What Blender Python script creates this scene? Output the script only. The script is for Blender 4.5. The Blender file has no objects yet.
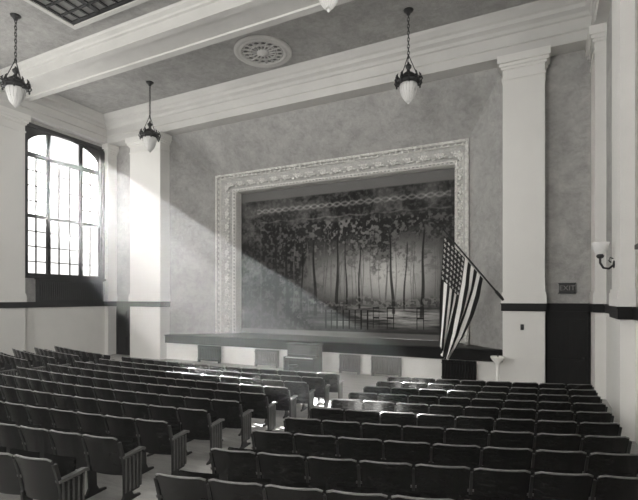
import bpy, math, random
import numpy as np
from mathutils import Vector, Matrix
random.seed(3); np.random.seed(3)
scene=bpy.context.scene
PI=math.pi

# ---------------------------------------------------------------- materials
TINT=(1,0.98,0.935)
def mat(name,g,rough=0.8,var=0.0,scale=3.0,bump=0.0,bscale=40.0,metal=0.0,spec=0.3,stretch=(1,1,1),tint=TINT,stain=0.0):
    m=bpy.data.materials.new(name); m.use_nodes=True
    nt=m.node_tree; b=nt.nodes['Principled BSDF']
    b.inputs['Roughness'].default_value=rough; b.inputs['Metallic'].default_value=metal
    b.inputs['Specular IOR Level'].default_value=spec
    tc=nt.nodes.new('ShaderNodeTexCoord'); mp=nt.nodes.new('ShaderNodeMapping')
    mp.inputs['Scale'].default_value=stretch
    nt.links.new(tc.outputs['Object'],mp.inputs['Vector'])
    if var>0:
        n=nt.nodes.new('ShaderNodeTexNoise'); n.inputs['Scale'].default_value=scale
        n.inputs['Detail'].default_value=9; n.inputs['Roughness'].default_value=0.7
        nt.links.new(mp.outputs['Vector'],n.inputs['Vector'])
        r=nt.nodes.new('ShaderNodeValToRGB')
        lo=max(g-var,0.003); hi=min(g+var,0.95)
        r.color_ramp.elements[0].position=0.3; r.color_ramp.elements[1].position=0.7
        r.color_ramp.elements[0].color=(lo*tint[0],lo*tint[1],lo*tint[2],1)
        r.color_ramp.elements[1].color=(hi*tint[0],hi*tint[1],hi*tint[2],1)
        nt.links.new(n.outputs['Fac'],r.inputs['Fac'])
        out=r.outputs['Color']
        if stain>0:
            for sc,st in ((1.3,stain*0.9),(3.6,stain),(11.0,stain*0.6)):
                n3=nt.nodes.new('ShaderNodeTexNoise'); n3.inputs['Scale'].default_value=sc; n3.inputs['Detail'].default_value=10
                n3.inputs['Roughness'].default_value=0.75; n3.inputs['Distortion'].default_value=0.8
                nt.links.new(mp.outputs['Vector'],n3.inputs['Vector'])
                r3=nt.nodes.new('ShaderNodeValToRGB'); r3.color_ramp.elements[0].position=0.36; r3.color_ramp.elements[1].position=0.58
                k=1-st; r3.color_ramp.elements[0].color=(k,k,k,1); r3.color_ramp.elements[1].color=(1,1,1,1)
                nt.links.new(n3.outputs['Fac'],r3.inputs['Fac'])
                mx=nt.nodes.new('ShaderNodeMix'); mx.data_type='RGBA'; mx.blend_type='MULTIPLY'; mx.inputs['Factor'].default_value=1
                nt.links.new(out,mx.inputs['A']); nt.links.new(r3.outputs['Color'],mx.inputs['B']); out=mx.outputs['Result']
        nt.links.new(out,b.inputs['Base Color'])
    else:
        b.inputs['Base Color'].default_value=(g*tint[0],g*tint[1],g*tint[2],1)
    if bump>0:
        n2=nt.nodes.new('ShaderNodeTexNoise'); n2.inputs['Scale'].default_value=bscale; n2.inputs['Detail'].default_value=4
        nt.links.new(mp.outputs['Vector'],n2.inputs['Vector'])
        bp=nt.nodes.new('ShaderNodeBump'); bp.inputs['Strength'].default_value=bump; bp.inputs['Distance'].default_value=0.02
        nt.links.new(n2.outputs['Fac'],bp.inputs['Height']); nt.links.new(bp.outputs['Normal'],b.inputs['Normal'])
    return m
def emis(name,g,s):
    m=bpy.data.materials.new(name); m.use_nodes=True
    b=m.node_tree.nodes['Principled BSDF']; b.inputs['Base Color'].default_value=(g,g*0.985,g*0.95,1)
    b.inputs['Emission Color'].default_value=(1,1,1,1); b.inputs['Emission Strength'].default_value=s
    return m
def vcol(name,rough=0.8,spec=0.2):
    m=bpy.data.materials.new(name); m.use_nodes=True
    nt=m.node_tree; b=nt.nodes['Principled BSDF']; b.inputs['Roughness'].default_value=rough
    b.inputs['Specular IOR Level'].default_value=spec
    a=nt.nodes.new('ShaderNodeAttribute'); a.attribute_name='paint'
    nt.links.new(a.outputs['Color'],b.inputs['Base Color'])
    return m

M_wall=mat('plaster_wall',0.43,0.9,0.06,1.1,0.35,22,stain=0.2)
M_splay=mat('plaster_splay',0.41,0.9,0.05,1.0,0.35,22,stain=0.2)
M_low=mat('plaster_wainscot',0.68,0.85,0.04,0.8,0.1,20)
M_pil=mat('painted_pilaster',0.68,0.7,0.03,0.8,0.08,20)
M_ceil=mat('plaster_ceiling',0.38,0.9,0.05,1.0,0.3,16,stain=0.2)
M_corn=mat('cornice_plaster',0.54,0.8,0.04,0.8)
M_frame=mat('proscenium_plaster',0.74,0.7,0.06,9.0,0.4,26)
M_frameshade=mat('proscenium_recess',0.50,0.85,0.12,12.0,0.9,26)  # cavity shade put into the colour: darker copy of the frame plaster
M_band=mat('dado_dark_wood',0.006,0.5,0.002,4,spec=0.2)
M_door=mat('door_dark_wood',0.007,0.5,0.003,3,0,40,stretch=(6,6,1),spec=0.2)
M_floor=mat('floor_boards',0.36,0.6,0.09,1.5,0.1,30,stretch=(1,4,1))
M_stage=mat('stage_boards',0.10,0.6,0.03,2,stretch=(1,5,1),spec=0.15)
M_lip=mat('stage_lip_wood',0.006,0.6,0.002,4,spec=0.12)
M_seat=mat('seat_veneer',0.009,0.24,0.006,7,0.05,30,spec=0.32,stretch=(1,1,5))
M_seatedge=mat('seat_edge_wood',0.15,0.35,0.05,9,spec=0.5)  # worn top edge, its highlight painted in as a lighter tone
M_iron=mat('seat_iron',0.012,0.45,0.005,20,spec=0.4)
M_arm=mat('armrest_wood',0.08,0.35,0.03,9,spec=0.5)
M_black=mat('black_metal',0.008,0.4,0.003,9,spec=0.4)
M_glassw=emis('milk_glass',0.60,0.03)
M_dark=mat('window_frame_dark',0.008,0.5,0.003,4,spec=0.2)
M_rad=mat('radiator_paint',0.20,0.6,0.03,6)
M_grid=mat('grille_dark',0.005,0.5,0.002,6,spec=0.2)
M_piano=mat('piano_wood',0.03,0.3,0.015,5,stretch=(1,1,5))
M_white=mat('white_enamel',0.8,0.4,0.02,4)
M_key=mat('piano_keys',0.7,0.3,0.02,4)
M_pane=mat('skylight_glass',0.34,0.5,0.12,1.5)
M_holeshade=mat('medallion_recess',0.04,0.9,0.01,4)  # dark colour standing in for shade inside the grille holes
M_pole=mat('pole_wood',0.012,0.4,0.004,6)
M_sunblock=mat('roller_blind',0.6,0.9,0.03,4)  # unseen sheet added to keep sun out of the other left windows
M_beammask=bpy.data.materials.new('frosted_pane'); M_beammask.use_nodes=True  # translucent sheet added over panes to narrow and split the sunbeam
nt=M_beammask.node_tree; nt.nodes.remove(nt.nodes['Principled BSDF'])
tr=nt.nodes.new('ShaderNodeBsdfTranslucent'); tr.inputs['Color'].default_value=(0.019,0.0188,0.0183,1)
nt.links.new(tr.outputs[0],nt.nodes['Material Output'].inputs['Surface'])

# ---------------------------------------------------------------- mesh builder
class MB:
    def __init__(s): s.v=[];s.f=[];s.m=[];s.sm=[]
    def add(s,vs,fs,mi=0,smooth=False):
        o=len(s.v); s.v.extend([tuple(v) for v in vs])
        for f in fs: s.f.append(tuple(i+o for i in f)); s.m.append(mi); s.sm.append(smooth)
    def box(s,x0,x1,y0,y1,z0,z1,mi=0):
        vs=[(x0,y0,z0),(x1,y0,z0),(x1,y1,z0),(x0,y1,z0),(x0,y0,z1),(x1,y0,z1),(x1,y1,z1),(x0,y1,z1)]
        s.add(vs,[(0,3,2,1),(4,5,6,7),(0,1,5,4),(1,2,6,5),(2,3,7,6),(3,0,4,7)],mi)
    def prism(s,poly,axis,a,b,mi=0):
        def P(p,t):
            return {'x':(t,p[0],p[1]),'y':(p[0],t,p[1]),'z':(p[0],p[1],t)}[axis]
        n=len(poly); vs=[P(p,a) for p in poly]+[P(p,b) for p in poly]
        fs=[tuple(range(n)),tuple(range(2*n-1,n-1,-1))]
        for i in range(n):
            j=(i+1)%n; fs.append((i,n+i,n+j,j))
        s.add(vs,fs,mi)
    def lathe(s,prof,c,seg=16,mi=0,smooth=True,mtx=None):
        vs=[];fs=[]
        for (r,z) in prof:
            for k in range(seg):
                a=2*PI*k/seg; p=Vector((r*math.cos(a),r*math.sin(a),z))
                if mtx is not None: p=mtx@p
                vs.append((p[0]+c[0],p[1]+c[1],p[2]+c[2]))
        for i in range(len(prof)-1):
            for k in range(seg):
                k2=(k+1)%seg; fs.append((i*seg+k,i*seg+k2,(i+1)*seg+k2,(i+1)*seg+k))
        s.add(vs,fs,mi,smooth)
    def tube(s,pts,r,seg=8,mi=0,caps=True,closed=False):
        pts=[Vector(p) for p in pts]; n=len(pts); vs=[];fs=[]
        for i,p in enumerate(pts):
            if closed: t=(pts[(i+1)%n]-pts[i-1])
            else: t=(pts[min(i+1,n-1)]-pts[max(i-1,0)])
            t.normalize(); up=Vector((0,0,1)) if abs(t.z)<0.95 else Vector((1,0,0))
            a=t.cross(up).normalized(); b=t.cross(a).normalized()
            rr=r[i] if isinstance(r,(list,tuple)) else r
            for k in range(seg):
                q=2*PI*k/seg; vs.append(tuple(p+a*math.cos(q)*rr+b*math.sin(q)*rr))
        for i in range(n if closed else n-1):
            j=(i+1)%n
            for k in range(seg):
                k2=(k+1)%seg; fs.append((i*seg+k,i*seg+k2,j*seg+k2,j*seg+k))
        if caps and not closed:
            fs.append(tuple(range(seg))); fs.append(tuple((n-1)*seg+k for k in range(seg)))
        s.add(vs,fs,mi,True)
    def ball(s,c,rx,ry,rz,seg=8,rings=5,mi=0):
        vs=[(c[0],c[1],c[2]+rz)];fs=[]
        for i in range(1,rings):
            a=PI*i/rings
            for k in range(seg):
                q=2*PI*k/seg; vs.append((c[0]+rx*math.sin(a)*math.cos(q),c[1]+ry*math.sin(a)*math.sin(q),c[2]+rz*math.cos(a)))
        vs.append((c[0],c[1],c[2]-rz)); L=len(vs)-1
        for k in range(seg):
            k2=(k+1)%seg; fs.append((0,1+k,1+k2)); fs.append((L,1+(rings-2)*seg+k2,1+(rings-2)*seg+k))
        for i in range(rings-2):
            for k in range(seg):
                k2=(k+1)%seg; fs.append((1+i*seg+k,1+(i+1)*seg+k,1+(i+1)*seg+k2,1+i*seg+k2))
        s.add(vs,fs,mi,True)
    def merge(s,o,mtx):
        off=len(s.v)
        s.v.extend([tuple(mtx@Vector(v)) for v in o.v])
        s.f.extend([tuple(i+off for i in f) for f in o.f]); s.m.extend(o.m); s.sm.extend(o.sm)
    def obj(s,name,mats,loc=(0,0,0),parent=None):
        me=bpy.data.meshes.new(name)
        vs=[(v[0]-loc[0],v[1]-loc[1],v[2]-loc[2]) for v in s.v]
        me.from_pydata(vs,[],s.f); me.update()
        for m in mats: me.materials.append(m)
        me.polygons.foreach_set('material_index',s.m); me.polygons.foreach_set('use_smooth',s.sm)
        ob=bpy.data.objects.new(name,me); ob.location=loc; scene.collection.objects.link(ob)
        import bmesh
        bm=bmesh.new(); bm.from_mesh(me); bmesh.ops.recalc_face_normals(bm,faces=bm.faces); bm.to_mesh(me); bm.free()
        if parent: ob.parent=parent
        return ob

XL,XR=-20.1,1.6
YB=-5.0
D1=16.5; DP=15.9
PLx0,PLx1=-18.2,-16.2
PRx0,PRx1=-1.2,0.03
ZC=11.6; ZA=10.4
STZ=0.85
BT0,BT1=2.18,2.43
def fz(y):
    if y<5: return 0.0
    return -0.035*(min(y,13.5)-5)
FZ=fz(20)

# ---------------------------------------------------------------- shell
b=MB()
b.prism([(YB-0.3,-0.7),(YB-0.3,0),(5,0),(13.5,FZ),(D1+0.3,FZ),(D1+0.3,-0.7)],'x',XL-0.3,XR+0.3)
b.obj('floor',[M_floor])
b=MB(); b.box(XL-0.3,XR+0.3,YB-0.3,D1+0.3,ZC,ZC+0.25); b.obj('ceiling',[M_ceil])

WY0,WY1,WZ0,WZ1=12.0,15.85,3.55,10.25
WINS=[(12.0,15.85),(5.9,9.75),(-0.9,2.95)]  # later entries are unseen windows added for side light
def sidewall(name,x0,x1,wins):
    b=MB()
    def seg(y0,y1,z0,z1):
        if z0<BT0<z1:
            b.box(x0,x1,y0,y1,z0,BT0,1); b.box(x0,x1,y0,y1,BT0,z1,0)
        else: b.box(x0,x1,y0,y1,z0,z1,0)
    y=YB
    for (a,c) in sorted(wins):
        seg(y,a,-0.5,ZC); seg(a,c,-0.5,WZ0); seg(a,c,WZ1,ZC); y=c
    seg(y,D1+0.3,-0.5,ZC)
    b.obj(name,[M_wall,M_low])
sidewall('wall_left',XL-0.3,XL,WINS)
sidewall('wall_right',XR,XR+0.3,WINS[1:])
b=MB(); BW=[(-15.5,-11.5),(-6.5,-2.5)]
x=XL-0.3
for a,c in BW:
    b.box(x,a,YB-0.3,YB,-0.5,ZC); b.box(a,c,YB-0.3,YB,-0.5,4.6); b.box(a,c,YB-0.3,YB,WZ1,ZC); x=c
b.box(x,XR+0.3,YB-0.3,YB,-0.5,ZC)
b.obj('wall_back',[M_wall])
b=MB()
b.box(XL,PLx1,D1,D1+0.3,-0.5,BT0,1); b.box(XL,PLx1,D1,D1+0.3,BT0,ZC,0)
b.box(PRx0,XR,D1,D1+0.3,-0.5,BT0,1); b.box(PRx0,XR,D1,D1+0.3,BT0,ZC,0)
b.box(PLx1,PRx0,D1,D1+0.3,ZA,ZC,0)
b.obj('wall_front',[M_wall,M_low])

FX0,FX1,FT,FD=-14.5,-2.58,8.58,18.0
b=MB()
b.add([(PLx1,D1,STZ-0.3),(FX0,FD,STZ-0.3),(FX0,FD,FT),(PLx1,D1,ZA),
       (PRx0,D1,STZ-0.3),(FX1,FD,STZ-0.3),(FX1,FD,FT),(PRx0,D1,ZA)],
      [(0,1,2,3),(5,4,7,6),(3,2,6,7)],0)
o=b.obj('wall_proscenium_splay',[M_splay])

# proscenium frame
b=MB()
def ring(s_,h):
    xl=FX0+0.74*s_; xr=FX1-0.58*s_; zt=FT-0.70*s_; y=FD+0.6*s_-h
    return [(xl,y,STZ),(xl,y,zt),(xr,y,zt),(xr,y,STZ)]
prof=[(-0.06,-0.05),(-0.06,0.1),(0.0,0.16),(0.07,0.16),(0.1,0.07),(0.14,0.07),(0.17,0.11),(0.2,0.03),(0.8,0.03),(0.83,0.12),(0.88,0.13),(0.92,0.06),(0.96,0.12),(1.0,0.1),(1.0,-0.7)]
for i in range(len(prof)-1):
    vs=list(ring(*prof[i]))+list(ring(*prof[i+1]))
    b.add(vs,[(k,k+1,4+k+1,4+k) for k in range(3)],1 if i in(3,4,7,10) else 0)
def along(s_,h,step,fn):
    R=[Vector(p) for p in ring(s_,h)]
    for k in range(3):
        L=(R[k+1]-R[k]).length; n=int(L/step)
        for i in range(n):
            fn(R[k].lerp(R[k+1],(i+0.5)/n),k,i)
def leaf(p,k,i):
    if i%2==0:
        for a in range(6):
            q=a*PI/3+0.3
            b.ball((p.x+0.10*math.cos(q),p.y-0.01,p.z+0.10*math.sin(q)),0.06,0.05,0.06,6,4)
        b.ball((p.x,p.y-0.03,p.z),0.05,0.06,0.05,6,4)
    else:
        for dx,dz in((0.13,0.07),(-0.13,-0.07),(0.07,-0.13),(-0.07,0.13)):
            b.ball((p.x+dx,p.y,p.z+dz),0.075,0.05,0.05,6,4)
along(0.5,0.05,0.32,leaf)
along(0.03,0.17,0.2,lambda p,k,i:b.ball(p,0.06,0.05,0.06,6,4))
along(0.12,0.09,0.26,lambda p,k,i:b.ball(p,0.045,0.05,0.08,6,4))
along(0.9,0.1,0.17,lambda p,k,i:b.ball(p,0.05,0.045,0.05,6,4))
b.obj('proscenium_frame',[M_frame,M_frameshade])

# stage
b=MB()
b.box(PLx1,PRx0,16.3,D1,FZ,STZ-0.28,1)
b.box(FX0-1.6,FX1+1.3,D1,19.4,STZ-0.28,STZ-0.001,0)
b.box(PLx1,PRx0,16.15,D1,STZ-0.04,STZ,2)
b.box(PLx1,PRx0,16.2,16.32,STZ-0.38,STZ-0.04,2)
b.box(PLx1,PRx0,16.32,D1,STZ-0.28,STZ-0.04,0)
b.obj('stage',[M_stage,M_low,M_lip])

# ---------------------------------------------------------------- painted curtain
def vnoise(U,V,fx,fy,seed):
    r=np.random.RandomState(seed); g=r.rand(int(fy)+3,int(fx)+3)
    x=U*fx; y=V*fy; xi=x.astype(int); yi=y.astype(int); tx=x-xi; ty=y-yi
    tx=tx*tx*(3-2*tx); ty=ty*ty*(3-2*ty)
    return (g[yi,xi]*(1-tx)+g[yi,xi+1]*tx)*(1-ty)+(g[yi+1,xi]*(1-tx)+g[yi+1,xi+1]*tx)*ty
def fbm(U,V,fx,fy,seed,o=5):
    s_=0;a=0.5;t=0
    for i in range(o):
        s_=s_+a*vnoise(U,V,fx*2**i,fy*2**i,seed+i); t+=a; a*=0.6
    return s_/t
def smooth(a,b_,x):
    t=np.clip((x-a)/(b_-a),0,1); return t*t*(3-2*t)
NX,NZ=620,400
CX0,CX1=FX0+0.74-0.1,FX1-0.58+0.1; CZ0,CZ1=STZ,FT-0.70+0.1; CY=18.95
U,V=np.meshgrid(np.linspace(0,1,NX),np.linspace(0,1,NZ))
n1=fbm(U,V,10,7,1); n2=fbm(U,V,45,30,20,4); n3=fbm(U,V,5,4,40); n4=fbm(U,V,90,60,80,3)
glow=np.exp(-(((U-0.74)/0.20)**2+((V-0.39)/0.16)**2))*0.58+np.exp(-(((U-0.47)/0.17)**2+((V-0.37)/0.13)**2))*0.18
C=0.018+0.03*n1+glow*(0.55+0.6*n3)
gm=smooth(0.23,0.16,V+0.03*(n1-0.5))
ground=0.02+0.55*np.clip(fbm(U,V,6,40,60)-0.42,0,1)*3*np.exp(-((U-0.75)/0.26)**2)*smooth(0.03,0.12,V)+0.05*n2*np.exp(-((U-0.5)/0.35)**2)
C=C*(1-gm)+ground*gm
rs=np.random.RandomState(5)
def trunk(x0,w,v0,v1,dark,lean=0.0,seed=0,mix=1.0):
    global C
    cx=x0+lean*(V-v0)*(1+V)+0.0025*np.sin(V*16+seed)
    ww=w*(1.25-0.6*smooth(v0,v1,V))
    m=mix*smooth(ww,ww*0.6,np.abs(U-cx))*smooth(v0-0.01,v0+0.005,V)*smooth(v1+0.03,v1,V)
    C=C*(1-m)+(dark*(0.6+0.8*n2))*m
for i in range(26):
    x=0.3+rs.rand()*0.65; trunk(x,0.002+rs.rand()*0.002,0.2,0.5+rs.rand()*0.1,0.12,(rs.rand()-0.5)*0.05,i,0.6)
mf=smooth(0.50,0.60,0.5*n2+0.5*n4)*np.exp(-((V-0.48)/0.10)**2)
C=C*(1-0.6*mf)+0.06*mf
lf=smooth(0.46,0.60,n4*0.55+n2*0.35+n1*0.1)
can=smooth(0.47,0.64,V+0.05*np.sin(U*11+1)+0.03*np.sin(U*29)+0.30*(n1-0.5)+0.45*(n2-0.5)+0.2*(n4-0.5))
side=smooth(0.42,0.26,U+0.20*(n1-0.5)+0.15*(n2-0.5))*0.92
rside=smooth(0.91,0.97,U+0.08*(n1-0.5))
cm=np.clip(np.maximum(np.maximum(can,side),rside),0,1)
fol=0.012+0.20*lf*(0.2+n3)*(0.38+0.65*np.exp(-((U-0.58)/0.33)**2))
C=C*(1-cm*0.94)+fol*cm*0.94
for x,w,v0,v1,ln in((0.50,0.008,0.14,0.66,0.01),(0.545,0.004,0.16,0.6,-0.01),(0.60,0.0045,0.18,0.55,0.01),(0.745,0.0065,0.15,0.62,-0.02),(0.79,0.004,0.18,0.56,0.02),(0.86,0.007,0.13,0.64,0.01),(0.40,0.008,0.13,0.6,-0.015),(0.33,0.005,0.15,0.6,0.01),(0.26,0.010,0.1,0.62,-0.01),(0.20,0.007,0.1,0.6,0.0)):
    trunk(x,w,v0,v1,0.014,ln,x*40,0.9)
for x,w,v1,ln in((0.43,0.0035,0.58,0.02),(0.365,0.003,0.6,-0.01),(0.29,0.003,0.6,0.01),(0.52,0.0025,0.58,-0.02)):
    trunk(x,w,0.15,v1,0.13,ln,x*33,0.8)
sh=np.exp(-((V-0.215-0.015*np.sin(U*23)-0.03*(n1-0.5))/0.025)**2)*smooth(0.28,0.4,U)*smooth(0.97,0.9,U)
C=C*(1-sh*0.6)+sh*0.6*(0.015+0.2*smooth(0.48,0.62,n4))
def rect(u0,u1,v0,v1,g):
    global C
    m=(U>u0)&(U<u1)&(V>v0)&(V<v1); C=np.where(m,g,C)
rect(0.44,0.64,0.155,0.17,0.10); rect(0.44,0.64,0.10,0.11,0.05)
for i in range(8): rect(0.445+i*0.027,0.451+i*0.027,0.05,0.17,0.010)
for u0 in (0.66,0.72,0.84):
    rect(u0,u0+0.003,0.06,0.19,0.012); rect(u0+0.025,u0+0.028,0.06,0.19,0.012); rect(u0,u0+0.028,0.12,0.128,0.015); rect(u0,u0+0.028,0.18,0.19,0.015)
bord=np.maximum(smooth(0.735,0.76,V+0.012*np.abs(np.sin(U*PI*9))),np.maximum(smooth(0.125,0.105,U),smooth(0.985,0.99,U)))
drape=0.010+0.08*smooth(0.48,0.7,n1)*0.7+0.010*np.abs(np.sin(U*90+3*n1))+0.04*smooth(0.45,0.65,n4)
C=C*(1-bord)+drape*bord
g1=np.exp(-((V-(0.845+0.012*np.cos(U*2*PI*14)))/0.006)**2)+np.exp(-((V-(0.845-0.012*np.cos(U*2*PI*14)))/0.006)**2)
C=C+0.14*g1*((U>0.1)&(U<0.97))*(0.3+n2)
g2=np.exp(-((V-0.775+0.012*np.abs(np.sin(U*PI*9)))/0.005)**2); C=C+0.07*g2*((U>0.12)&(U<0.98))*n2*1.5
g3=np.exp(-((U-0.118)/0.003)**2)*(V<0.77); C=C+0.04*g3
top=smooth(0.915,0.925,V); C=C*(1-top)+0.14*top
litstrip=smooth(0.035,0.03,V); C=C*(1-litstrip)+(0.10+0.10*np.exp(-((U-0.4)/0.4)**2))*litstrip  # lit floor strip painted along the bottom of the canvas
C=np.clip(C,0.004,0.8)
xs=CX0+U*(CX1-CX0); zs=CZ0+V*(CZ1-CZ0); ys=CY+0.012*np.sin(U*60)
co=np.stack([xs,ys,zs],-1).reshape(-1,3)
def gridmesh(name,co,nx,nz,col,material):
    me=bpy.data.meshes.new(name)
    i=np.arange(nz-1)[:,None]*nx+np.arange(nx-1)[None,:]
    q=np.stack([i,i+1,i+nx+1,i+nx],-1).reshape(-1,4)
    me.vertices.add(len(co)); me.vertices.foreach_set('co',co.astype(np.float32).ravel())
    me.loops.add(q.size); me.loops.foreach_set('vertex_index',q.ravel().astype(np.int32))
    me.polygons.add(len(q)); me.polygons.foreach_set('loop_start',(np.arange(len(q))*4).astype(np.int32))
    me.polygons.foreach_set('loop_total',np.full(len(q),4,dtype=np.int32))
    me.update(calc_edges=True); me.validate()
    a=me.color_attributes.new('paint','FLOAT_COLOR','POINT')
    cc=np.ones((len(co),4),dtype=np.float32); cc[:,:3]=col
    a.data.foreach_set('color',cc.ravel())
    me.polygons.foreach_set('use_smooth',np.ones(len(q),dtype=bool))
    me.materials.append(material)
    ob=bpy.data.objects.new(name,me); scene.collection.objects.link(ob); return ob
gridmesh('painted_stage_curtain',co,NX,NZ,C.reshape(-1,1)*np.array([TINT]),vcol('painted_canvas',0.85,0.1))

# ---------------------------------------------------------------- pilasters
def pil(x0,x1,y0,y1,ztop,zbot,name='pilaster',faces=(1,1,1,1)):
    b=MB()
    l,r,f,k=faces
    def gb(g,z0,z1,mi=0): b.box(x0-g*l,x1+g*r,y0-g*f,y1+g*k,z0,z1,mi)
    gb(0,zbot,ztop-0.2); gb(0.05,BT1,BT1+0.28); gb(0.03,BT1+0.28,BT1+0.36)
    gb(0.03,ztop-0.75,ztop-0.68); gb(0.05,ztop-0.42,ztop-0.34); gb(0.10,ztop-0.34,ztop-0.24); gb(0.16,ztop-0.24,ztop)
    return b.obj(name,[M_pil])
pil(PLx0,PLx1,DP,D1,ZA,FZ,faces=(1,1,1,0))
pil(PRx0,PRx1,DP,D1,ZA,FZ,faces=(1,1,1,0))
pil(1.32,XR,15.3,D1,ZA,FZ,faces=(1,0,1,0))
pil(1.35,XR,10.7,11.9,ZA,fz(11.9),faces=(1,0,1,1))
pil(XL,XL+0.25,15.98,D1,ZA,FZ,faces=(0,1,1,0))
pil(XL,XL+0.25,10.7,11.85,ZA,fz(11.85),faces=(0,1,1,1))

# ---------------------------------------------------------------- cornices / beams
def prof_out():
    return [(0,ZA),(0.0,ZA+0.3),(0.06,ZA+0.32),(0.06,ZA+0.4),(0.02,ZA+0.42),(0.02,ZA+0.68),(0.10,ZA+0.70),(0.16,ZA+0.78),(0.32,ZA+0.84),(0.34,ZA+0.96),(0.42,ZA+1.0),(0.55,ZA+1.12),(0.60,ZA+1.2)]
b=MB()
p=[(DP-0.02-o_,z) for o_,z in prof_out()]+[(D1,ZC),(D1,ZA)]
b.prism(p,'x',XL,XR); b.obj('trim_1',[M_corn])
b=MB(); p=[(XL+0.3+o_*0.8,z) for o_,z in prof_out()]+[(XL,ZC),(XL,ZA)]
b.prism(p,'y',YB,D1); b.obj('trim_2',[M_corn])
b=MB(); p=[(XR-0.3-o_*0.6,z) for o_,z in prof_out()]+[(XR,ZC),(XR,ZA)]
b.prism(p,'y',YB,D1); b.obj('trim_3',[M_corn])
def beam(y0,y1,name):
    b=MB()
    z0=11.0
    p=[(y0-0.25,ZC),(y0-0.22,ZC-0.08),(y0-0.1,ZC-0.14),(y0-0.08,ZC-0.2),(y0,ZC-0.22),(y0,z0+0.12),(y0-0.05,z0+0.1),(y0-0.05,z0),(y0+0.2,z0),(y0+0.22,z0+0.05),(y1-0.22,z0+0.05),(y1-0.2,z0),(y1+0.05,z0),(y1+0.05,z0+0.1),(y1,z0+0.12),(y1,ZC-0.22),(y1+0.08,ZC-0.2),(y1+0.1,ZC-0.14),(y1+0.22,ZC-0.08),(y1+0.25,ZC)]
    b.prism(p,'x',XL,XR); b.obj(name,[M_corn])
beam(10.75,11.9,'trim_4')
beam(4.2,5.4,'trim_5')

# ---------------------------------------------------------------- dado band
def band(name,boxes):
    b=MB()
    for (x0,x1,y0,y1) in boxes:
        b.box(x0,x1,y0,y1,BT0,BT1-0.04)
        b.box(x0-0.02 if x0>XL+.01 else x0,x1+0.02 if x1<XR-.01 else x1,y0-0.02,y1,BT1-0.04,BT1)
    b.obj(name,[M_band])
e=0.045
band('trim_6',[(XL,XL+e,YB,D1),(XL,XL+0.25+e,15.9,D1),(XL,XL+0.25+e,10.66,11.9)])
band('trim_7',[(XL,PLx0,D1-e,D1),(PLx0-e,PLx1+e,DP-e,D1)])
band('trim_8',[(PRx0-e,PRx1+e,DP-e,D1),(PRx1,XR,D1-e,D1),(1.32-e,XR,15.3-e,D1)])
band('trim_9',[(XR-e,XR,YB,D1),(1.35-e,XR,10.66,11.94)])

# ---------------------------------------------------------------- doors
def door(name,x0,x1):
    b=MB(); z1=BT0; y=D1
    b.box(x0,x1,y-0.05,y,FZ,z1)
    b.box(x0,x0+0.09,y-0.09,y-0.05,FZ,z1); b.box(x1-0.09,x1,y-0.09,y-0.05,FZ,z1); b.box(x0,x1,y-0.09,y-0.05,z1-0.1,z1)
    w=(x1-x0)
    for i in range(2):
        a=x0+0.16+i*(w-0.2)/2; c=a+(w-0.2)/2-0.1
        for zz0,zz1 in((FZ+0.2,FZ+0.95),(FZ+1.1,z1-0.25)):
            b.box(a,c,y-0.07,y-0.05,zz0,zz1,0); b.box(a+0.06,c-0.06,y-0.08,y-0.07,zz0+0.06,zz1-0.06,0)
    b.ball((x1-0.2,y-0.13,FZ+1.02),0.035,0.035,0.035,8,6,1)
    b.obj(name,[M_door,M_iron])
door('door_1',PRx1+0.02,1.30)
door('door_2',XL+0.32,PLx0-0.02)

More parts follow.
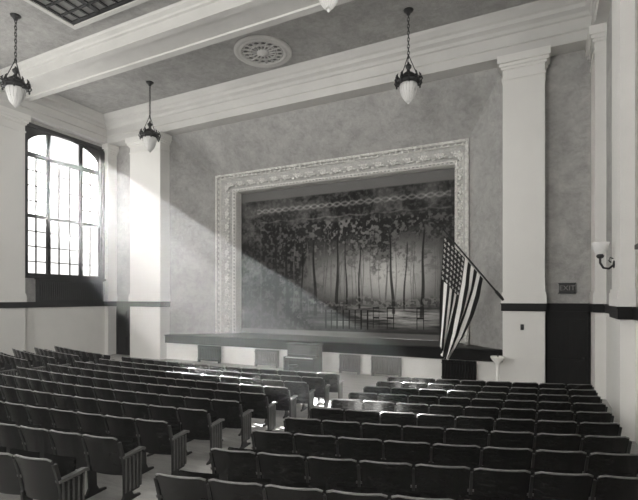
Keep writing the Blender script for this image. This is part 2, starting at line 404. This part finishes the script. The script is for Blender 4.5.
# ---------------------------------------------------------------- windows
def window(name,WY0,WY1,xo,side=1,sunblock=False,beammask=False):
    b=MB()
    def bx(x0,x1,*a): b.box(min(x0,x1),max(x0,x1),*a)
    def wbox(y0,y1,z0,z1,t=0.1): bx(xo,xo+side*t,y0,y1,z0,z1,0)
    wbox(WY0,WY0+0.13,WZ0,WZ1,0.2); wbox(WY1-0.13,WY1,WZ0,WZ1,0.2); wbox(WY0,WY1,WZ0,WZ0+0.14,0.26); wbox(WY0,WY1,WZ1-0.16,WZ1,0.2)
    W=WY1-WY0; H=WZ1-WZ0; zt=WZ0+H*0.80; zm=WZ0+H*0.40
    for f in(0.29,0.71): wbox(WY0+W*f-0.08,WY0+W*f+0.08,WZ0,WZ1,0.12)
    wbox(WY0,WY1,zt-0.10,zt+0.10,0.12); wbox(WY0,WY1,zm-0.07,zm+0.07,0.1)
    for f in (0.15,0.43,0.57,0.85): wbox(WY0+W*f-0.024,WY0+W*f+0.024,WZ0,zt,0.05)
    for f in (0.10,0.20,0.30,0.50,0.60,0.70): wbox(WY0,WY1,WZ0+H*f-0.022,WZ0+H*f+0.022,0.05)
    n=14
    for sgn in(0,1):
        pts=[((W/2-0.1)*math.cos(PI/2*i/n),0.9*math.sin(PI/2*i/n)) for i in range(n+1)]
        c=WY0+W/2; base=WZ1-1.05
        poly=[(c+(p[0] if sgn else -p[0]),base+p[1]) for p in pts]+[(c,WZ1),((WY1 if sgn else WY0),WZ1),((WY1 if sgn else WY0),base)]
        b.prism(poly,'x',xo+side*0.02,xo+side*0.1,0)
    xi=xo+side*0.2
    bx(xi-side*0.02,xi+side*0.14,WY0-0.15,WY1+0.1,WZ0-0.08,WZ0,0)
    bx(xi,xi+side*0.05,WY0-0.12,WY0,WZ0,WZ1,0); bx(xi,xi+side*0.05,WY1,WY1+0.09,WZ0,WZ1,0)
    if sunblock: bx(xo-side*0.03,xo-side*0.01,WY0,WY1,WZ0,WZ1,1)
    if beammask:
        xf=xo-side*0.01; ya,yb=WY0+W*0.29,WY0+W*0.71
        b.add([(xf,WY0,WZ0),(xf,WY1,WZ0),(xf,WY1,zm),(xf,WY0,zm),(xf,ya,zm),(xf,yb,zm),(xf,yb,WZ1),(xf,ya,WZ1)],[(0,1,2,3),(4,5,6,7)],2)
    b.obj(name,[M_dark,M_sunblock,M_beammask])
for i,(a,c) in enumerate(WINS): window('window_%d'%(i+1),a,c,XL-0.2,1,sunblock=(i>0),beammask=(i==0))
for i,(a,c) in enumerate(WINS[1:]): window('window_%d'%(i+4),a,c,XR+0.2,-1)
b=MB()
b.box(XL,XL+0.28,12.45,15.65,BT1,3.42)
for i in range(31):
    y=12.52+i*0.1; b.box(XL+0.28,XL+0.30,y,y+0.05,BT1+0.08,3.32)
b.box(XL,XL+0.34,12.4,15.7,3.42,3.47)
b.obj('ventilation_grille',[M_grid])

# ---------------------------------------------------------------- radiators below stage
def radiator(x0,x1,z0,z1,y,mats,name='radiator'):
    b=MB(); n=int((x1-x0)/0.095)
    for i in range(n):
        cx=x0+(i+0.5)*(x1-x0)/n
        b.tube([(cx,y-0.1,z0+0.06),(cx,y-0.1,z1-0.03)],0.036,8); b.ball((cx,y-0.1,z1-0.03),0.036,0.06,0.04,8,4)
        b.box(cx-0.02,cx+0.02,y-0.13,y-0.03,z0+0.08,z1-0.05)
    b.box(x0,x1,y-0.12,y-0.05,z0+0.1,z0+0.16); b.box(x0,x1,y-0.12,y-0.05,z1-0.12,z1-0.07)
    for cx in(x0+0.05,x1-0.05): b.box(cx-0.03,cx+0.03,y-0.14,y,FZ,z0+0.12)
    b.box(x0,x1,y-0.03,y,z0+0.05,z1)
    b.obj(name,mats)
for a,c in((-11.0,-9.85),(-7.1,-6.25),(-5.8,-4.65)): radiator(a,c,FZ+0.02,0.42,16.195,[M_rad])
for a,c in((-14.1,-12.85),(-3.2,-2.05)): radiator(a,c,FZ+0.02,0.45,16.195,[M_grid])

# ---------------------------------------------------------------- theatre seats
def make_seat():
    s=MB(); nx,nz=10,8; W2=0.272
    def bp(u,v,off):
        x=(u-0.5)*2*W2; z=0.36+0.50*v
        e_=abs(u-0.5)*2
        z-= 0.02*max(0,(e_-0.85)/0.15)**2*v
        y=-0.045*(1-(2*u-1)**2)-0.13*v+0.02*math.sin(v*PI)+off
        return (x,y,z)
    vs=[];fs=[]
    for off in(0,0.018):
        for j in range(nz+1):
            for i in range(nx+1): vs.append(bp(i/nx,j/nz,off))
    N=(nx+1)*(nz+1)
    for j in range(nz):
        for i in range(nx):
            a=j*(nx+1)+i; fs.append((a,a+1,a+nx+2,a+nx+1)); fs.append((N+a,N+a+nx+1,N+a+nx+2,N+a+1))
    s.add(vs,fs,0,True)
    s.tube([ (bp(i/nx,1,0.009)) for i in range(nx+1)],0.011,6,1)
    for uu in(0,1): s.tube([ (bp(uu,j/nz,0.009)) for j in range(nz+1)],0.010,6,0)
    s.tube([ (bp(i/nx,0,0.009)) for i in range(nx+1)],0.011,6,0)
    vs=[];fs=[];nx2,nz2=6,5
    for off in(0,0.025):
        for j in range(nz2+1):
            for i in range(nx2+1):
                u=i/nx2; v=j/nz2
                vs.append(((u-0.5)*0.46,0.10+0.10*v+0.03*math.sin(PI*v)+off+0.02*(2*u-1)**2,0.40+0.36*v))
    N=(nx2+1)*(nz2+1)
    for j in range(nz2):
        for i in range(nx2):
            a=j*(nx2+1)+i; fs.append((a,a+1,a+nx2+2,a+nx2+1)); fs.append((N+a,N+a+nx2+1,N+a+nx2+2,N+a+1))
    s.add(vs,fs,0,True)
    s.tube([(-0.27,0.11,0.41),(0.27,0.11,0.41)],0.014,6,2)
    return s
def make_std(end=False):
    s=MB(); t=0.016
    s.prism([(-0.14,0),(0.28,0),(0.27,0.03),(0.15,0.05),(0.11,0.12),(0.10,0.36),(0.16,0.40),(0.16,0.44),(0.02,0.46),(-0.03,0.40),(-0.01,0.12),(-0.05,0.05),(-0.13,0.03)],'x',-t,t,2)
    s.prism([(-0.02,0.42),(0.03,0.42),(-0.02,0.62),(-0.075,0.80),(-0.12,0.80),(-0.06,0.60)],'x',-t,t,2)
    s.prism([(0.28,0.44),(0.31,0.60),(0.28,0.61),(0.25,0.50),(0.13,0.43),(0.12,0.40)],'x',-t,t,2)
    arm=[(-0.06,0.605),(0.30,0.625),(0.35,0.61),(0.365,0.585),(0.34,0.575),(0.30,0.59),(-0.05,0.575)]
    s.prism(arm,'x',-0.032,0.032,3)
    if end:
        s.prism([(-0.03,0.10),(0.26,0.10),(0.30,0.20),(0.31,0.57),(-0.03,0.56)],'x',-0.010,0.010,2)
        for yy in (0.0,0.07,0.14,0.21,0.28):
            s.prism([(yy-0.012,0.13),(yy+0.012,0.13),(yy+0.012,0.56),(yy-0.012,0.56)],'x',-0.024,0.024,3)
    return s
SEAT=make_seat(); STD=make_std(); END=make_std(True)
RC,XC=26.0,-8.7
SP=0.56
blocks=[(-3.50,8),(-12.60,14),(-18.35,8)]
def rowpt(X,d0):
    off=X-XC; y=d0+off*off/(2*RC); return y,math.atan(off/RC)
for r in range(1,11):
    d0=2.94+(r-1)*0.84
    for bi,(x0,n) in enumerate(blocks):
        b=MB()
        for i in range(n+1):
            X=x0+i*SP; y,a=rowpt(X,d0)
            M=Matrix.Translation((X,y,fz(y)))@Matrix.Rotation(a,4,'Z')
            b.merge(END if i in(0,n) else STD,M)
            if i<n:
                X=x0+(i+0.5)*SP; y,a=rowpt(X,d0)
                b.merge(SEAT,Matrix.Translation((X,y,fz(y)))@Matrix.Rotation(a,4,'Z'))
        yc,_=rowpt(x0+n*SP/2,d0)
        b.obj('theater_seat_row',[M_seat,M_seatedge,M_iron,M_arm],loc=(x0+n*SP/2,yc,fz(yc)))

# ---------------------------------------------------------------- pendant lamps
def pendant(X,Y):
    b=MB(); zt=8.66
    b.lathe([(0.0,0),(0.03,0.02),(0.035,0.06),(0.10,0.12),(0.19,0.26),(0.25,0.44),(0.27,0.58),(0.26,0.64),(0.10,0.66),(0,0.66)],(X,Y,zt),24,1)
    for k in range(16):
        a=2*PI*k/16
        b.tube([(X+r*math.cos(a),Y+r*math.sin(a),zt+z) for r,z in((0.04,0.06),(0.105,0.12),(0.195,0.26),(0.255,0.44),(0.275,0.58))],0.009,4,1)
    b.lathe([(0.25,0.62),(0.33,0.62),(0.36,0.68),(0.34,0.74),(0.30,0.80),(0.26,0.80),(0.24,0.62)],(X,Y,zt),24,0)
    for k in range(10):
        a=2*PI*k/10; ca,sa=math.cos(a),math.sin(a)
        b.tube([(X+r*ca,Y+r*sa,zt+z) for r,z in((0.30,0.62),(0.40,0.64),(0.44,0.72),(0.41,0.80),(0.36,0.76))],0.025,6,0)
        b.tube([(X+r*ca,Y+r*sa,zt+z) for r,z in((0.34,0.76),(0.38,0.86),(0.33,0.95))],[0.045,0.035,0.006],6,0)
        b.ball((X+0.38*ca,Y+0.38*sa,zt+0.58),0.03,0.03,0.05,6,4,0)
    b.lathe([(0.26,0.80),(0.22,0.90),(0.12,0.98),(0.05,1.02),(0.05,1.10),(0.09,1.14),(0.10,1.20),(0.04,1.26),(0.02,1.32)],(X,Y,zt),16,0)
    for k in range(3):
        a=2*PI*k/3; b.tube([(X+0.3*math.cos(a),Y+0.3*math.sin(a),zt+0.8),(X+0.1*math.cos(a),Y+0.1*math.sin(a),zt+1.3),(X,Y,zt+1.55)],0.014,5,0)
    z=zt+1.5; i=0
    top=ZC-0.12
    while z<top:
        pts=[]
        for k in range(10):
            q=2*PI*k/10; h_=0.035*math.cos(q); v_=0.07*math.sin(q)
            pts.append((X+(h_ if i%2 else 0),Y+(0 if i%2 else h_),z+v_))
        b.tube(pts,0.012,5,0,closed=True); z+=0.105; i+=1
    b.lathe([(0.0,ZC-0.16),(0.05,ZC-0.15),(0.07,ZC-0.09),(0.13,ZC-0.05),(0.16,ZC),(0,ZC)],(X,Y,0),16,0)
    b.obj('pendant_lamp',[M_black,M_glassw],loc=(X,Y,ZC))
for X,Y in((-3.8,14.0),(-14.75,13.9),(-15.1,8.72),(-4.1,8.75)): pendant(X,Y)

# ---------------------------------------------------------------- ceiling medallion
b=MB(); MX,MY=-9.2,14.0
b.lathe([(1.05,0),(1.05,-0.05),(0.98,-0.09),(0.90,-0.05),(0.86,-0.05),(0.82,-0.10),(0.76,-0.05),(0.74,-0.03)],(MX,MY,ZC),48,0)
b.lathe([(0.75,-0.02),(0,-0.02)],(MX,MY,ZC),48,1)
for k in range(16):
    a=2*PI*k/16
    b.tube([(MX+r*math.cos(a),MY+r*math.sin(a),ZC-0.03) for r in(0.16,0.75)],0.03,6,0)
    a2=a+PI/16
    pts=[(MX+0.62*math.cos(a2)+0.10*math.cos(q),MY+0.62*math.sin(a2)+0.10*math.sin(q),ZC-0.03) for q in [2*PI*j/10 for j in range(10)]]
    b.tube(pts,0.018,5,0,closed=True)
pts=[(MX+0.46*math.cos(q),MY+0.46*math.sin(q),ZC-0.03) for q in [2*PI*j/32 for j in range(32)]]
b.tube(pts,0.03,6,0,closed=True)
b.lathe([(0.24,-0.02),(0.22,-0.07),(0.12,-0.09),(0.08,-0.14),(0,-0.15)],(MX,MY,ZC),20,0)
b.obj('ceiling_medallion',[M_corn,M_holeshade],loc=(MX,MY,ZC))

# ---------------------------------------------------------------- skylight
b=MB(); sx0,sx1,sy0,sy1=-13.8,-4.6,6.4,9.8
z=ZC
b.box(sx0-0.15,sx1+0.15,sy0-0.15,sy0,z-0.1,z,0); b.box(sx0-0.15,sx1+0.15,sy1,sy1+0.15,z-0.1,z,0)
b.box(sx0-0.15,sx0,sy0,sy1,z-0.1,z,0); b.box(sx1,sx1+0.15,sy0,sy1,z-0.1,z,0)
b.box(sx0,sx1,sy0,sy1,z-0.02,z,2)
nx=21
for i in range(nx+1):
    x=sx0+i*(sx1-sx0)/nx; w=0.09 if i%3==0 else 0.035; b.box(x-w,x+w,sy0,sy1,z-0.06,z-0.02,1)
for i in range(8):
    y=sy0+i*(sy1-sy0)/7; w=0.13 if i in(0,7) else 0.035; b.box(sx0,sx1,y-w,y+w,z-0.06,z-0.02,1)
b.obj('skylight',[M_corn,M_dark,M_pane],loc=((sx0+sx1)/2,(sy0+sy1)/2,ZC))

# ---------------------------------------------------------------- flag
flagroot=bpy.data.objects.new('american_flag',None); scene.collection.objects.link(flagroot)
BX,BY,BZ=-1.19,DP-0.02,2.55; TX,TY,TZ=-2.92,14.9,4.82
base=Vector((BX,BY,BZ)); tip=Vector((TX,TY,TZ)); flagroot.location=base
b=MB(); b.tube([base,tip],[0.03,0.022],10,0); b.ball(tip,0.06,0.06,0.06,10,8,1)
b.tube([base+(base-tip).normalized()*0.02,base+(tip-base)*0.12],0.05,10,1)
b.box(BX-0.06,BX+0.10,DP-0.02,DP-0.0,BZ-0.14,BZ+0.14,1)
o=b.obj('flagpole',[M_pole,M_iron]); o.parent=flagroot; o.matrix_parent_inverse=Matrix.Translation(-base)
nu,nv=150,260
Uu,Vv=np.meshgrid(np.linspace(0,1,nu),np.linspace(0,1,nv))
def plane(px,py):
    h=(503-px)/60.0
    k=15.2-0.7*h
    return h, 2.6+(298-py)*k/455
def curve(pts,t):
    pts=np.array(pts,float); s_=np.linspace(0,1,len(pts)); return np.interp(t,s_,pts[:,0]),np.interp(t,s_,pts[:,1])
tx,ty=curve([(444,235),(443,262),(441.5,290),(440.5,318),(440,344)],Vv)
bx_,by_=curve([(483,279),(479,297),(472,316),(462,337),(448,360)],Vv)
ss=Uu+0.0
px=tx*(1-ss)+bx_*ss
py=ty*(1-ss)+by_*ss + 6*np.sin(PI*ss)*Vv
hh,zz=plane(px,py)
fold=(0.02+0.13*Vv)*np.sin(ss*PI*5+Vv*2.0)*smooth(0,0.25,Vv)
nrm=Vector((TY-BY,-(TX-BX),0)).normalized()
X_=BX+hh*(TX-BX)+nrm.x*fold; Y_=BY+hh*(TY-BY)+nrm.y*fold
hh2=hh+0.02*np.sin(ss*PI*7+Vv*5)*Vv
X_=X_+(hh2-hh)*(TX-BX)
co=np.stack([X_,Y_,zz],-1).reshape(-1,3)-np.array([BX,BY,BZ])
stripe=(np.floor(Uu*13*0.9999)%2==0)
col=np.where(stripe,0.012,0.78)
cant=(Uu<7/13)&(Vv<0.40)
col=np.where(cant,0.014,col)
for i in range(6):
    for j in range(8):
        cu=(i+0.5)/6*7/13; cv=(j+0.5)/8*0.40
        du=(Uu-cu)*1.0; dv=(Vv-cv)*1.9
        rr=np.sqrt(du**2+dv**2); an=np.arctan2(dv,-du)
        star=rr<0.032*(0.62+0.38*np.cos(5*an))
        col=np.where(star&cant,0.7,col)
fo=gridmesh('flag_cloth',co,nu,nv,col.reshape(-1,1)*np.array([TINT]),vcol('flag_cotton',0.9))
fo.parent=flagroot

# ---------------------------------------------------------------- wall sconce
b=MB(); sx,sy,sz=1.35,11.5,3.32; K=0.85
b.lathe([(0.0,0),(0.08,0.0),(0.09,0.015),(0.05,0.03),(0,0.04)],(sx,sy,sz),16,0,mtx=Matrix.Rotation(-PI/2,4,'Y'))
b.tube([(sx,sy,sz),(sx-0.10,sy,sz-0.09),(sx-0.20,sy,sz-0.07),(sx-0.26,sy,sz+0.04),(sx-0.26,sy,sz+0.17)],0.024,8,0)
b.tube([(sx-0.02,sy,sz+0.12),(sx-0.08,sy,sz+0.15),(sx-0.10,sy,sz+0.08),(sx-0.06,sy,sz+0.04)],0.014,6,0)
b.lathe([(0.02,0.15*K),(0.06,0.17*K),(0.08,0.22*K),(0.05,0.27*K)],(sx-0.26,sy,sz),16,0)
b.lathe([(0.05,0.26*K),(0.11,0.32*K),(0.15,0.42*K),(0.175,0.56*K),(0.155,0.56*K),(0.07,0.32*K),(0,0.29*K)],(sx-0.26,sy,sz),20,1)
b.obj('wall_sconce',[M_black,M_glassw],loc=(sx,sy,sz))

# ---------------------------------------------------------------- exit sign
b=MB(); ex=0.66
b.box(ex-0.23,ex+0.23,D1-0.1,D1,2.76,3.06,0)
b.box(ex-0.25,ex+0.25,D1-0.11,D1-0.1,2.74,2.77,0); b.box(ex-0.25,ex+0.25,D1-0.11,D1-0.1,3.05,3.08,0)
sign=b.obj('exit_sign',[M_black],loc=(ex,D1-0.05,2.91))
cu=bpy.data.curves.new('letters','FONT'); cu.body='EXIT'; cu.size=0.22; cu.align_x='CENTER'; cu.align_y='CENTER'; cu.extrude=0.003
cu.materials.append(M_rad)
t=bpy.data.objects.new('letters',cu); scene.collection.objects.link(t); t.parent=sign
t.location=(0,-0.06,0); t.rotation_euler=(PI/2,0,0)

b=MB(); b.box(-0.67,-0.57,DP-0.03,DP,1.58,1.76,0); b.box(-0.635,-0.605,DP-0.05,DP-0.03,1.63,1.71,0)
b.obj('light_switch',[M_black])

# ---------------------------------------------------------------- upright piano + stool
b=MB(); x0,x1,y0,y1=-8.70,-7.40,14.6,15.25; z0=FZ
b.box(x0,x1,y0+0.3,y1,z0+0.05,z0+1.15,0); b.box(x0-0.04,x1+0.04,y0+0.26,y1+0.03,z0+1.15,z0+1.19,0)
b.box(x0,x0+0.06,y0,y1,z0,z0+0.72,0); b.box(x1-0.06,x1,y0,y1,z0,z0+0.72,0)
b.box(x0,x1,y0,y0+0.32,z0+0.60,z0+0.68,0); b.box(x0+0.08,x1-0.08,y0+0.02,y0+0.18,z0+0.68,z0+0.71,1)
for i in range(33):
    if i%7 not in(2,6): b.box(x0+0.1+i*0.034,x0+0.118+i*0.034,y0+0.09,y0+0.18,z0+0.71,z0+0.73,2)
b.box(x0+0.06,x1-0.06,y0+0.20,y0+0.30,z0+0.68,z0+0.80,0)
b.prism([(y0+0.22,z0+0.82),(y0+0.24,z0+0.82),(y0+0.31,z0+1.1),(y0+0.29,z0+1.1)],'x',x0+0.3,x1-0.3,0)
b.box(x0+0.1,x1-0.1,y0+0.28,y0+0.3,z0+0.15,z0+0.55,0)
b.obj('upright_piano',[M_piano,M_key,M_black],loc=((x0+x1)/2,15,z0))
b=MB(); b.lathe([(0,0.5),(0.17,0.5),(0.18,0.47),(0.15,0.44),(0.03,0.43),(0.03,0.2),(0.05,0.18),(0,0.17)],(-8.05,14.2,z0),16,0)
for k in range(4):
    a=PI/4+k*PI/2; b.tube([(-8.05+0.03*math.cos(a),14.2+0.03*math.sin(a),z0+0.22),(-8.05+0.15*math.cos(a),14.2+0.15*math.sin(a),z0+0.15),(-8.05+0.2*math.cos(a),14.2+0.2*math.sin(a),z0+0.0)],0.018,6,0)
b.obj('piano_stool',[M_piano],loc=(-8.05,14.2,z0))

# ---------------------------------------------------------------- drinking fountain
b=MB(); fx,fy=-1.32,15.5
b.lathe([(0,0),(0.17,0),(0.17,0.03),(0.08,0.08),(0.055,0.2),(0.055,0.72),(0.09,0.84),(0.17,0.92),(0.22,1.0),(0.22,1.04),(0.19,1.04),(0.12,0.96),(0,0.94)],(fx,fy,FZ),20,0)
b.tube([(fx,fy+0.1,FZ+0.97),(fx,fy+0.08,FZ+1.12),(fx,fy,FZ+1.14)],0.015,6,1)
b.obj('drinking_fountain',[M_white,M_iron],loc=(fx,fy,FZ))

# ---------------------------------------------------------------- light
w=bpy.data.worlds.new('sky'); scene.world=w; w.use_nodes=True
bg=w.node_tree.nodes['Background']; bg.inputs['Color'].default_value=(1,0.99,0.965,1); bg.inputs['Strength'].default_value=3.0
sd=bpy.data.lights.new('sun','SUN'); sd.energy=300.0; sd.angle=math.radians(0.5)
so=bpy.data.objects.new('sun',sd); scene.collection.objects.link(so)
so.rotation_euler=Vector((18.5,-5.5,-9.0)).to_track_quat('-Z','Y').to_euler()
def area(name,loc,d,sx,sy,P):
    l=bpy.data.lights.new(name,'AREA'); l.shape='RECTANGLE'; l.size=sx; l.size_y=sy; l.energy=P; l.color=(1,0.99,0.965)
    o=bpy.data.objects.new(name,l); scene.collection.objects.link(o); o.location=loc
    o.rotation_euler=Vector(d).to_track_quat('-Z','Z').to_euler(); return o
zc=(WZ0+WZ1)/2; H=WZ1-WZ0
for i,(a,c) in enumerate(WINS):
    area('window_daylight',(XL-0.4 if i==0 else XL-0.15,(a+c)/2,zc),(1,0,0),c-a,H,800 if i==0 else 1150)  # covered windows hold an added fill lamp on the room side
for (a,c) in WINS[1:]:
    area('window_daylight',(XR+0.4,(a+c)/2,zc),(-1,0,0),c-a,H,330)  # added fill lamps at the unseen right-hand windows
for (a,c) in BW:
    area('window_daylight',((a+c)/2,YB-0.4,(4.6+WZ1)/2),(0,1,0),c-a,WZ1-4.6,850)  # unseen rear openings, added with these lamps for frontal light

# dusty air
hb=MB(); hb.box(XL+0.02,XR-0.02,YB+0.05,16.1,0.05,ZC-0.02)
hm=bpy.data.materials.new('dusty_air'); hm.use_nodes=True; nt=hm.node_tree
nt.nodes.remove(nt.nodes['Principled BSDF'])
vs_=nt.nodes.new('ShaderNodeVolumeScatter'); vs_.inputs['Density'].default_value=0.003; vs_.inputs['Anisotropy'].default_value=0.55
nt.links.new(vs_.outputs['Volume'],nt.nodes['Material Output'].inputs['Volume'])
hb.obj('air_haze',[hm])

# ---------------------------------------------------------------- camera
cam=bpy.data.cameras.new('camera'); co_=bpy.data.objects.new('camera',cam); scene.collection.objects.link(co_)
cam.sensor_width=36; cam.sensor_fit='HORIZONTAL'; cam.lens=455/638*36; cam.shift_y=48/638
co_.location=(0,0,2.6); co_.rotation_euler=(PI/2,0,math.radians(26.3)); cam.clip_end=200
scene.camera=co_
try: scene.view_settings.view_transform='Standard'
except Exception as e_: print(e_)
